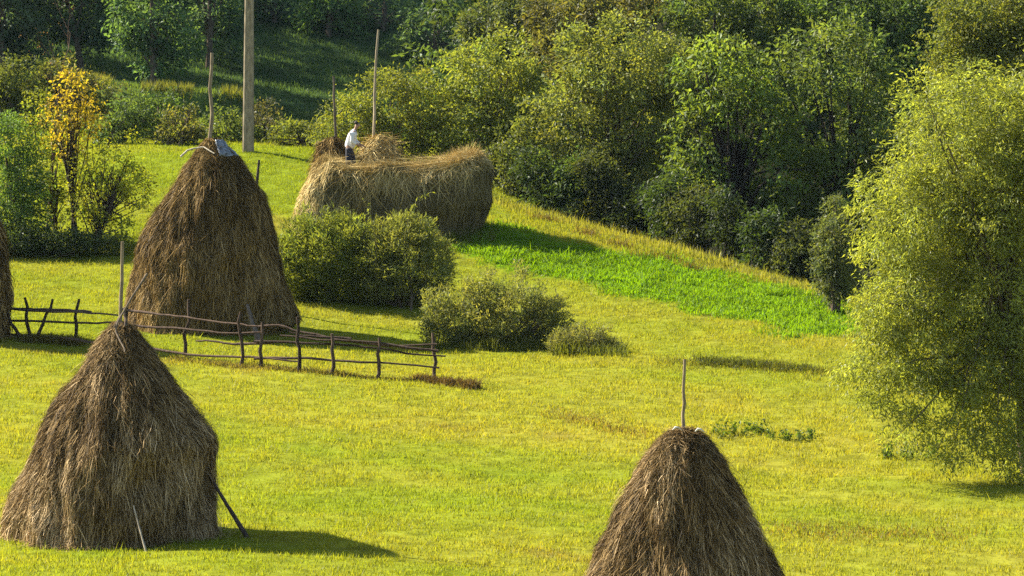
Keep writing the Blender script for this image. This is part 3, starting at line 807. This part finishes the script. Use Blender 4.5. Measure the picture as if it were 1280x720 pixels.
# near stack cut by the bottom of the frame
L2 = [(0, 3), (3, 14), (8, 24), (20, 36), (52, 57), (92, 77), (133, 97), (177, 116), (230, 132), (285, 142), (320, 146)]
R2 = [(0, 3), (3, 13), (8, 21), (20, 29), (52, 50), (88, 69), (120, 85), (157, 105), (183, 119), (230, 134), (285, 142), (320, 146)]
s2, P2, a2, g2 = haystack('brown haystack with a blunt tip, cut off by the bottom of the frame', 857, 536, 66, L2, R2,
                          [(853, 580), (854, 536), (855, 500), (856, 449)], BROWN, 2, 60000, ln=0.4, w=0.008, pr=(0.036, 0.026))
for k, (qx, qy) in enumerate([(846, 538), (874, 540)]):
    mb = MB(); c0 = pt(qx, qy - 2, 65.6)
    aa = np.linspace(0, 2 * PI, 10, endpoint=False)
    mb.tube([c0 + np.array([-0.07, 0, -0.02]), c0 + np.array([-0.02, 0.01, 0.02]), c0 + np.array([0.03, 0, 0.02]), c0 + np.array([0.09, 0.0, -0.03])], [0.008, 0.02, 0.016, 0.006], (0.5, 0.47, 0.4), 8, jit=0.8)
    tag(mb.build('rag', M_CLOTH, None, origin=c0), ['whitish rag beside the pole on the blunt tipped haystack', 'whitish rag on the shaded shoulder of the blunt tipped haystack'][k], 'rag')

# big stack inside the fence
L3 = [(0, 4), (6, 9), (28, 25), (59, 46), (106, 78), (137, 91), (168, 96), (200, 101), (222, 106), (240, 109), (270, 110)]
R3 = [(0, 4), (6, 10), (28, 33), (56, 51), (72, 63), (100, 71), (131, 79), (168, 85), (215, 86), (240, 84), (270, 82)]
sc3 = 108 / F
s3, P3, a3, g3 = haystack('biggest haystack, tall and dark with a plastic sheet on its tip, behind the fence', 265, 172, 108, L3, R3,
                          [(263, 230), (263, 172), (265, 140), (263, 110), (265, 66)], RUST, 3, 74000, ln=0.5, w=0.0105,
                          bump=(-0.28, 0.34, (np.array([0, 140, 170, 195, 215, 232, 236, 260]) * sc3, np.array([0, 0, 5, 15, 24, 29, 6, 0]) * sc3)), pr=(0.06, 0.045), body=(0.075, 0.048, 0.02))
mb = MB()       # plastic sheet folded over the tip
nu, nv = 12, 10
uu = np.linspace(-0.13, 0.05, nu) - 0.06; vv = np.linspace(0.012, 0.085, nv) 
U, V = np.meshgrid(uu, vv)
pp = P3(U.ravel() % 1, V.ravel()); ctr = np.array([a3[0], a3[1], 0])
od = unit((pp - ctr) * np.array([1, 1, 0]))
pp = pp + od * (0.07 + 0.11 * rng.random(len(pp)))[:, None] + np.array([0, 0, 1]) * (rng.random(len(pp)) * 0.04)[:, None]
i, j = np.meshgrid(np.arange(nu - 1), np.arange(nv - 1)); a = (j * nu + i).ravel()
mb.add(pp, np.stack([a, a + nu, a + nu + 1, a + 1], 1), np.array([0.2, 0.225, 0.25]) * (0.6 + 0.8 * rng.random((len(pp), 1))))
ps = mb.build('plastic_sheet', M_PLASTIC, None, origin=pp[0])
sm = ps.modifiers.new('thickness', 'SOLIDIFY'); sm.thickness = 0.01
tag(ps, 'bluish white plastic sheet wrapped on the tip of the biggest haystack', 'plastic sheet')
branch('crooked pale branch laid across the tip of the biggest haystack', [pt(226, 196, 107.5), pt(234, 188, 107.6), pt(243, 186, 107.6), pt(254, 184, 107.6), pt(268, 192, 107.3)], 0.03, (0.4, 0.35, 0.26))
branch('dark post stuck behind the shoulder of the biggest haystack', [onground(322, 111.5) + np.array([-0.1, 0, -0.2]), pt(320, 240, 110.5), pt(324, 200, 110.5)], 0.06, (0.07, 0.055, 0.04), 'prop_post', 'post')
q0 = ground_at(325, 440); q0 = pt(324, 437, 105.3); q0[2] = gz(q0[0], q0[1]) - 0.02
branch('grey board leaning on the front of the biggest haystack', [q0, pt(309, 381, 105.75)], 0.085, (0.12, 0.095, 0.075), 'leaning_board', 'board')

# stack cut by the left border
haystack('haystack mostly outside the frame, only its dark flank showing at the border', -62, 195, 105, [(0, 5), (30, 28), (110, 62), (190, 70), (240, 70)],
         [(0, 5), (30, 28), (80, 58), (105, 66), (135, 71), (175, 74), (200, 71), (230, 69), (255, 68)], None, RUST, 4, 14000, ln=0.5, w=0.02)

# ------------------------------------------------------------------ long hay heap
D4 = 122.0
S4 = D4 / F
cpx = 491
c4 = pt(cpx, 250, D4)
g4 = float(gz(c4[0], c4[1]))
ZR = lambda row: pt(cpx, row, D4)[2]
t4 = thing('hay_heap', 'long block shaped hay heap the worker stands on, sunlit gold coloured on top', 'hay heap', (c4[0], c4[1], g4), 'hay heaps around the worker')
prof_v = np.array([0, 0.22, 0.34, 0.42, 0.50, 0.75, 1.0])
pr_l = np.array([0, 0.50, 0.66, 0.74, 0.80, 0.93, 1.02])
pr_r = np.array([0, 0.62, 0.82, 0.90, 0.95, 1.02, 0.90])
pr_f = np.array([0, 0.55, 0.80, 0.92, 0.97, 1.0, 0.98])
toprow = (np.array([360, 400, 425, 455, 480, 520, 560, 600, 625]), np.array([206, 201, 206, 216, 216, 213, 209, 199, 201]))


def P4(u, v):
    th = u * 2 * PI
    cu, su = np.cos(th), np.sin(th)
    ex = 0.5
    k = (np.abs(cu) ** (2 / ex) + np.abs(su) ** (2 / ex)) ** (-ex / 2)
    w = cu * k
    fl = np.interp(v, prof_v, pr_l); fr = np.interp(v, prof_v, pr_r); ff = np.interp(v, prof_v, pr_f)
    f = np.where(w < 0, ff + (fl - ff) * w * w, ff + (fr - ff) * w * w)
    x = c4[0] + f * k * cu * 117 * S4
    y = c4[1] + f * k * su * 1.35
    pxx = 640 + (x - CAM[0]) * F / D4
    zt = np.interp(pxx, toprow[0], pt(cpx, 0, D4)[2] - toprow[1] * S4 * 0.9976)
    sidev = np.clip((v - 0.40) / 0.60, 0, 1)
    zb = gz(x, y) - 0.06
    dome = np.interp(v, [0, 0.25, 0.36, 0.44, 0.5], [-0.32, -0.16, -0.02, -0.05, -0.12])
    nz = fbm(x * 1.3 + 50, v * 6 + y * 1.1, 201, 3) - 0.5
    lk = fbm(u * 70, v * 5, 207, 2) - 0.5
    z = zt + dome * np.where(v < 0.5, 1, 1) + (nz * 0.55 + (fbm(x * 4 + 9, y * 2, 211, 2) - 0.5) * 0.22) * (1 - np.clip((v - 0.42) / 0.2, 0, 1))
    s2 = np.clip((v - 0.46) / 0.54, 0, 1)
    z = z * (1 - s2) + zb * s2
    side = np.clip((v - 0.3) / 0.2, 0, 1)
    bl = fbm(u * 9, v * 2.2, 213, 3) - 0.5
    x = x + (nz * 0.3 + bl * 0.5 + lk * 0.12) * cu * side; y = y + (nz * 0.3 + bl * 0.9 + lk * 0.14) * su * side
    return np.stack([x, y, z], -1)


mb = MB()
surface(mb, P4, 150, 60, (0.16, 0.115, 0.045))
HEAPC = [(0.06, 0.047, 0.018), (0.10, 0.078, 0.03), (0.145, 0.112, 0.045), (0.20, 0.155, 0.065), (0.30, 0.24, 0.11)]  # darker strands put the shade of the front into the hay
straw(mb, P4, 34000, 0.4, 0.014, HEAPC, (0, 0.08), vmin=0.3, lift=0.05, lat=0.35)
straw(mb, P4, 9000, 0.75, 0.012, HEAPC, (0, 0.1), vmin=0.3, lift=0.08, lat=0.2)
straw(mb, P4, 14000, 0.4, 0.016, GOLD, (0, 0.1), vmax=0.47, vmin=0.02, lift=0.16, lat=0.8)  # gold strands on top paint the sun falling there
straw(mb, lambda u, v: P4(0.34 + 0.30 * u, v), 11000, 0.45, 0.016, GOLD, (0, 0.1), vmin=0.3, lift=0.08, lat=0.3)  # more gold strands paint the sunlit end
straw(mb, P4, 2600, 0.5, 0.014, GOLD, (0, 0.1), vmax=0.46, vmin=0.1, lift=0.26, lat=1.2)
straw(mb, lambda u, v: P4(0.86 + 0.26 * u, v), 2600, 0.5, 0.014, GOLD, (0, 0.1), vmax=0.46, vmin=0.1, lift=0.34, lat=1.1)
mb.build('hay', M_HAY, t4, smooth=False)


def heap(label, px, top, base_row, depth, hw, cols, poles, seed, nst, hwr=None, wild=0.1):
    apex = pt(px, top, depth); g = float(gz(apex[0], apex[1]))
    Hpx = (apex[2] - g) * F / depth + 6
    prof = [(0, 3), (4, hw * 0.35), (12, hw * 0.7), (26, hw), (60, hw * 1.25), (Hpx, hw * 1.4)]
    t = thing('hay_heap', label, 'hay heap', (apex[0], apex[1], g), 'hay heaps around the worker')
    P, H = stack_fn(apex, g, depth / F, prof, prof, seed, None, 0.06)
    mb = MB(); surface(mb, P, 80, 40, np.array(cols[1]) * 0.9)
    straw(mb, P, nst, 0.45, 0.022, cols, (0, 0.1), lift=0.06, lat=0.35)
    straw(mb, P, nst // 6, 0.5, 0.02, cols, (0.02, 0.16), vmax=0.5, lift=wild * 2, lat=0.9)
    mb.build('hay', M_HAY, t, smooth=False)
    pole(t, 'pole', [pt(a, b, depth) for a, b in poles], 0.05, 0.036, (0.3, 0.24, 0.16) if seed == 6 else (0.1, 0.08, 0.06))


heap('small brown hay heap with the shorter pole, behind the worker', 416, 171, 255, 124.2, 20, RUST, [(420, 250), (420, 172), (418, 130), (417, 95)], 5, 5000)
heap('loose blond hay heap with the taller pole, in front of the worker', 474, 169, 255, 124.2, 21, GOLD, [(466, 250), (467, 175), (469, 110), (473, 37)], 6, 7000, wild=0.22)
heap_top = pt(545, 192, 123.2)

# ------------------------------------------------------------------ fence
posts = [((31, 372), (37, 427)), ((66, 374), (40, 426)), ((99, 374), (90, 430)), ((10, 388), (28, 424)), ((158, 384), (156, 436)),
         ((236, 374), (230, 448)), ((301, 390), (301, 459)), ((328, 403), (327, 460)), ((372, 396), (374, 466)), ((415, 417), (416, 469)),
         ((474, 422), (470, 474)), ((541, 416), (543, 474))]
bases = [ground_at(*p[1]) for p in posts]
fx = np.array([p[1][0] for p in posts]); fd = np.array([proj(b)[2] for b in bases])
o_ = np.argsort(fx)
cf = np.polyfit(fx[o_], fd[o_], 2)
fdepth = lambda px: np.polyval(cf, px)
fb = onground(270, fdepth(270))
tf = thing('wooden_fence', 'rustic fence of crooked round rails before the biggest haystack', 'fence', fb)
WD = (0.055, 0.037, 0.026)
for (tp, bp), b in zip(posts, bases):
    d = proj(b)[2]
    top = pt(tp[0], tp[1], d); bt = b - np.array([0, 0, 0.25])
    mb = MB(); t = np.linspace(0, 1, 7)[:, None]
    p = bt + (top - bt) * t; p[1:-1] += rng.normal(0, 0.03, (5, 3))
    mb.tube(p, np.linspace(0.055, 0.038, 7), np.array(WD) * rng.uniform(0.6, 1.5), 8, jit=0.3)
    mb.build('post', M_WOOD, tf)
rails = [[(-30, 379), (40, 383), (115, 390)], [(-30, 385), (60, 391), (147, 397)], [(-30, 402), (60, 404), (137, 406), (170, 407)], [(-30, 413), (60, 418), (115, 424), (160, 432)],
         [(150, 386), (200, 391), (235, 396), (300, 405), (322, 406)], [(150, 405), (195, 407), (231, 408), (275, 412), (298, 414), (330, 414)],
         [(245, 425), (275, 428), (298, 430), (345, 427)], [(180, 433), (231, 442), (298, 445), (327, 447), (375, 451)],
         [(322, 408), (340, 406), (354, 407), (373, 416), (402, 419), (417, 424), (470, 430), (505, 432), (545, 429)],
         [(350, 419), (385, 423), (405, 426), (420, 423), (470, 426), (520, 435), (548, 439)],
         [(318, 427), (370, 430), (420, 431), (450, 435), (480, 436), (512, 443), (556, 445)], [(318, 447), (382, 449), (470, 457), (549, 464)],
         [(360, 412), (380, 417), (405, 420), (440, 424)]]
for k, rl in enumerate(rails):
    off = -0.09 if k % 2 else 0.07
    P = np.array([pt(a, b, fdepth(a) + off) for a, b in rl])
    t = np.linspace(0, 1, 16); ti = np.linspace(0, 1, len(P))
    p = np.stack([np.interp(t, ti, P[:, q]) for q in range(3)], 1)
    p = np.vstack([p[:1], (p[:-2] + 2 * p[1:-1] + p[2:]) / 4, p[-1:]]); p += np.cumsum(rng.normal(0, 0.014, (16, 3)), 0) * np.array([0.3, 0.5, 1])
    mb = MB(); mb.tube(p, np.linspace(0.036, 0.022, 16) if k % 3 else np.linspace(0.022, 0.038, 16), np.array(WD) * rng.uniform(0.65, 1.7), 7, jit=0.25)
    mb.build('rail', M_WOOD, tf)

# ------------------------------------------------------------------ utility pole
ub = onground(311, 135)
tu = thing('utility_pole', 'tall pale utility pole standing on the meadow edge before the hedge', 'utility pole', ub)
mb = MB(); H = 8.8
zz = np.linspace(-0.4, H, 14)
p = np.stack([ub[0] + 0.012 * zz, np.full(14, ub[1]), ub[2] + zz], 1)
hw = np.interp(zz, [-0.4, H], [0.2, 0.125])
V = []
for k in range(14):
    a, c = hw[k], hw[k] * 0.82; b = a * 0.25
    V += [p[k] + np.array(q) for q in ((-a + b, -c, 0), (a - b, -c, 0), (a, -c + b, 0), (a, c - b, 0), (a - b, c, 0), (-a + b, c, 0), (-a, c - b, 0), (-a, -c + b, 0))]
fcs = [[k * 8 + s, k * 8 + (s + 1) % 8, (k + 1) * 8 + (s + 1) % 8, (k + 1) * 8 + s] for k in range(13) for s in range(8)]
mb.add(V, fcs, (0.25, 0.20, 0.135))
mb.add(np.array(V[-8:]), [[0, 1, 2, 3], [0, 3, 4, 7], [4, 5, 6, 7]], (0.25, 0.20, 0.135))
mb.build('pole', M_WOOD, tu, smooth=False)
mb = MB(); ct = p[-1] - np.array([0, 0.16, 0.5])
mb.tube([ct + np.array([-0.9, 0, 0]), ct, ct + np.array([0.9, 0, 0])], 0.06, (0.2, 0.17, 0.13), 8)
mb.build('crossarm', M_WOOD, tu)
for dx in (-0.8, 0.0, 0.8):
    mb = MB(); q = ct + np.array([dx, 0, 0.05])
    mb.tube([q, q + [0, 0, 0.05], q + [0, 0, 0.1], q + [0, 0, 0.16], q + [0, 0, 0.2]], [0.02, 0.05, 0.035, 0.055, 0.02], (0.6, 0.6, 0.57), 10)
    mb.build('insulator', M_PLASTIC, tu)


# ------------------------------------------------------------------ worker on the heap
def skin_mesh(name, joints, edges, mat, parent, col, sub=2, root=0):
    me = bpy.data.meshes.new(name + '_rig')
    me.from_pydata([j[:3] for j in joints], edges, [])
    ob = bpy.data.objects.new(name + '_rig', me); COL.objects.link(ob)
    sk = ob.modifiers.new('s', 'SKIN'); sk.use_smooth_shade = True; sk.branch_smoothing = 0.4
    for k, sv in enumerate(me.skin_vertices[0].data):
        r = joints[k][3]; sv.radius = r if isinstance(r, tuple) else (r, r); sv.use_root = (k == root)
    ss = ob.modifiers.new('d', 'SUBSURF'); ss.levels = sub; ss.render_levels = sub
    dg = bpy.context.evaluated_depsgraph_get()
    m2 = bpy.data.meshes.new_from_object(ob.evaluated_get(dg)); m2.name = name
    bpy.data.objects.remove(ob); 
    at = m2.attributes.new('col', 'FLOAT_COLOR', 'POINT')
    at.data.foreach_set('color', np.tile(np.array([*col, 1.0], np.float32), len(m2.vertices)))
    m2.materials.clear(); m2.materials.append(mat)
    o = bpy.data.objects.new(name, m2); COL.objects.link(o); o.parent = parent
    return o


wx = pt(437, 210, D4 - 0.1)
feet = float(P4(np.array([0.25]), np.array([0.02]))[0, 2])
# height of the heap's dished top under the worker
uu, vv = np.meshgrid(np.linspace(0, 1, 240), np.linspace(0, 0.4, 60))
tp = P4(uu.ravel(), vv.ravel()); kk = np.argmin((tp[:, 0] - wx[0]) ** 2 + (tp[:, 1] - wx[1]) ** 2); feet = tp[kk, 2]
person = thing('person', 'hay worker in a white shirt and dark trousers standing on the long heap', 'person', (wx[0], wx[1], min(feet, pt(437, 219, D4)[2])))
J = []; E = []


def jj(x, y, z, r, par=None):
    J.append((x, y, z, r)); 
    if par is not None: E.append((par, len(J) - 1))
    return len(J) - 1


pel = jj(0.0, 0, 0.93, (0.125, 0.15))
wst = jj(0.03, 0, 1.08, (0.11, 0.135), pel)
chs = jj(0.10, 0, 1.28, (0.12, 0.16), wst)
upp = jj(0.145, 0, 1.41, (0.09, 0.13), chs)
nk = jj(0.185, 0, 1.49, 0.055, upp)
hd0 = jj(0.225, 0, 1.56, (0.075, 0.07), nk)
hd1 = jj(0.245, 0, 1.63, (0.098, 0.08), hd0)
hd2 = jj(0.245, 0, 1.70, (0.075, 0.062), hd1)
nose = jj(0.345, 0, 1.60, 0.014, hd1)
legs = {}
for s in (-1, 1):
    hp = jj(0.0 + s * 0.03, s * 0.09, 0.86, 0.095, pel)
    kn = jj(0.05 + s * 0.08, s * 0.11, 0.47, 0.062, hp)
    an = jj(-0.02 + s * 0.08, s * 0.115, 0.09, 0.042, kn)
    hl = jj(0.05 + s * 0.08, s * 0.12, 0.04, 0.045, an)
    to = jj(0.17 + s * 0.08, s * 0.13, 0.03, 0.032, hl)
    legs[s] = (hp, kn, an)
    sh = jj(0.14, s * 0.19, 1.39, 0.065, upp)
    el = jj(0.12 + 0.05 * s, s * 0.25, 1.11, 0.045, sh)
    wr = jj(0.33 + 0.04 * s, s * 0.20, 0.99, 0.03, el)
    pa = jj(0.40 + 0.04 * s, s * 0.19, 0.96, (0.035, 0.026), wr)
    for q in range(4):
        f0 = jj(0.435 + 0.04 * s, s * 0.19 + (q - 1.5) * 0.02, 0.945 - 0.004 * abs(q - 1), 0.010, pa)
        f1 = jj(0.463 + 0.04 * s - 0.004 * abs(q - 1), s * 0.19 + (q - 1.5) * 0.021, 0.925, 0.009, f0)
        jj(0.46 + 0.04 * s, s * 0.19 + (q - 1.5) * 0.021, 0.895, 0.008, f1)
    th = jj(0.39 + 0.04 * s, s * 0.19 - s * 0.035, 0.94, 0.011, pa)
    jj(0.42 + 0.04 * s, s * 0.19 - s * 0.045, 0.915, 0.009, th)
skin_mesh('body', J, E, M_SKIN, person, (0.30, 0.17, 0.11))
g = 0.022
JS = []; ES = []


def j2(x, y, z, r, par=None):
    JS.append((x, y, z, r))
    if par is not None: ES.append((par, len(JS) - 1))
    return len(JS) - 1


a0 = j2(-0.01, 0, 0.86, (0.165, 0.185)); a1_ = j2(0.02, 0, 1.05, (0.15, 0.17), a0); a2_ = j2(0.09, 0, 1.28, (0.15, 0.185), a1_); a3_ = j2(0.14, 0, 1.42, (0.105, 0.15), a2_); j2(0.175, 0, 1.475, 0.075, a3_)
for s in (-1, 1):
    b0 = j2(0.14, s * 0.19, 1.395, 0.085, a3_); b1 = j2(0.12 + 0.05 * s, s * 0.25, 1.11, 0.066, b0); j2(0.27 + 0.04 * s, s * 0.215, 1.025, 0.052, b1)
skin_mesh('shirt', JS, ES, M_CLOTH, person, (0.62, 0.60, 0.58))
JS = []; ES = []
a0 = j2(0, 0, 0.95, (0.14, 0.165)); a1_ = j2(0, 0, 0.86, (0.14, 0.16), a0)
for s in (-1, 1):
    b0 = j2(s * 0.03, s * 0.09, 0.78, 0.115, a1_); b1 = j2(0.05 + s * 0.08, s * 0.11, 0.47, 0.085, b0); j2(-0.02 + s * 0.08, s * 0.115, 0.11, 0.068, b1)
skin_mesh('trousers', JS, ES, M_CLOTH, person, (0.022, 0.022, 0.03))
JS = []; ES = []
a0 = j2(0.195, 0, 1.635, (0.075, 0.078)); a1_ = j2(0.22, 0, 1.69, (0.095, 0.09), a0); j2(0.26, 0, 1.735, (0.065, 0.06), a1_)
skin_mesh('hair', JS, ES, M_CLOTH, person, (0.03, 0.022, 0.018))

# ------------------------------------------------------------------ light, sky, camera
SUN_EL, SUN_AZ = math.radians(35), math.radians(-63)      # azimuth from +Y towards +X
ts = Vector((math.sin(SUN_AZ) * math.cos(SUN_EL), math.cos(SUN_AZ) * math.cos(SUN_EL), math.sin(SUN_EL)))
sl = bpy.data.lights.new('sun', 'SUN'); sl.energy = 5.0; sl.angle = math.radians(0.6); sl.color = (1.0, 0.93, 0.80)
so = bpy.data.objects.new('sun', sl); so.rotation_euler = ts.to_track_quat('Z', 'Y').to_euler(); COL.objects.link(so)
so.location = (-40, 60, 60)
w = bpy.data.worlds.new('World'); SC.world = w; w.use_nodes = True
nt = w.node_tree; nt.nodes.clear()
sk = nt.nodes.new('ShaderNodeTexSky'); sk.sky_type = 'NISHITA'; sk.sun_disc = False; sk.sun_elevation = SUN_EL; sk.sun_rotation = SUN_AZ % (2 * PI)
bg = nt.nodes.new('ShaderNodeBackground'); bg.inputs['Strength'].default_value = 0.068
wo = nt.nodes.new('ShaderNodeOutputWorld')
nt.links.new(sk.outputs[0], bg.inputs[0]); nt.links.new(bg.outputs[0], wo.inputs[0])

cam = bpy.data.cameras.new('camera'); cam.sensor_width = 36; cam.lens = 36 * F / 1280; cam.clip_start = 1; cam.clip_end = 3000
co = bpy.data.objects.new('camera', cam); COL.objects.link(co)
co.location = CAM; co.rotation_euler = (PI / 2 - PITCH, 0, 0)
SC.camera = co
SC.view_settings.view_transform = 'Standard'; SC.view_settings.look = 'None'; SC.view_settings.gamma = 1
SC.view_settings.exposure = 1.85
SC.view_settings.use_curve_mapping = False
SC.cycles.max_bounces = 6; SC.cycles.diffuse_bounces = 3; SC.cycles.transmission_bounces = 4; SC.cycles.glossy_bounces = 2
SC.cycles.use_denoising = False; SC.cycles.denoiser = 'OPENIMAGEDENOISE'

# ------------------------------------------------------------------ thin morning air
mb = MB()
hx0, hx1, hy0, hy1, hz0, hz1 = -1000, 1000, -800, 1200, -40.0, 60.0
mb.add([(x, y, z) for z in (hz0, hz1) for y in (hy0, hy1) for x in (hx0, hx1)],
       [[0, 2, 3, 1], [4, 5, 7, 6], [0, 1, 5, 4], [2, 6, 7, 3], [0, 4, 6, 2], [1, 3, 7, 5]])
mh, nt, out = new_mat('air')
pv = nt.nodes.new('ShaderNodeVolumePrincipled'); pv.inputs['Color'].default_value = (0.62, 0.82, 1.0, 1); pv.inputs['Density'].default_value = 0.00004
nt.links.new(pv.outputs[0], out.inputs['Volume'])
tag(mb.build('haze', mh, smooth=False), None, None, None, 'stuff')
SC.cycles.volume_bounces = 0
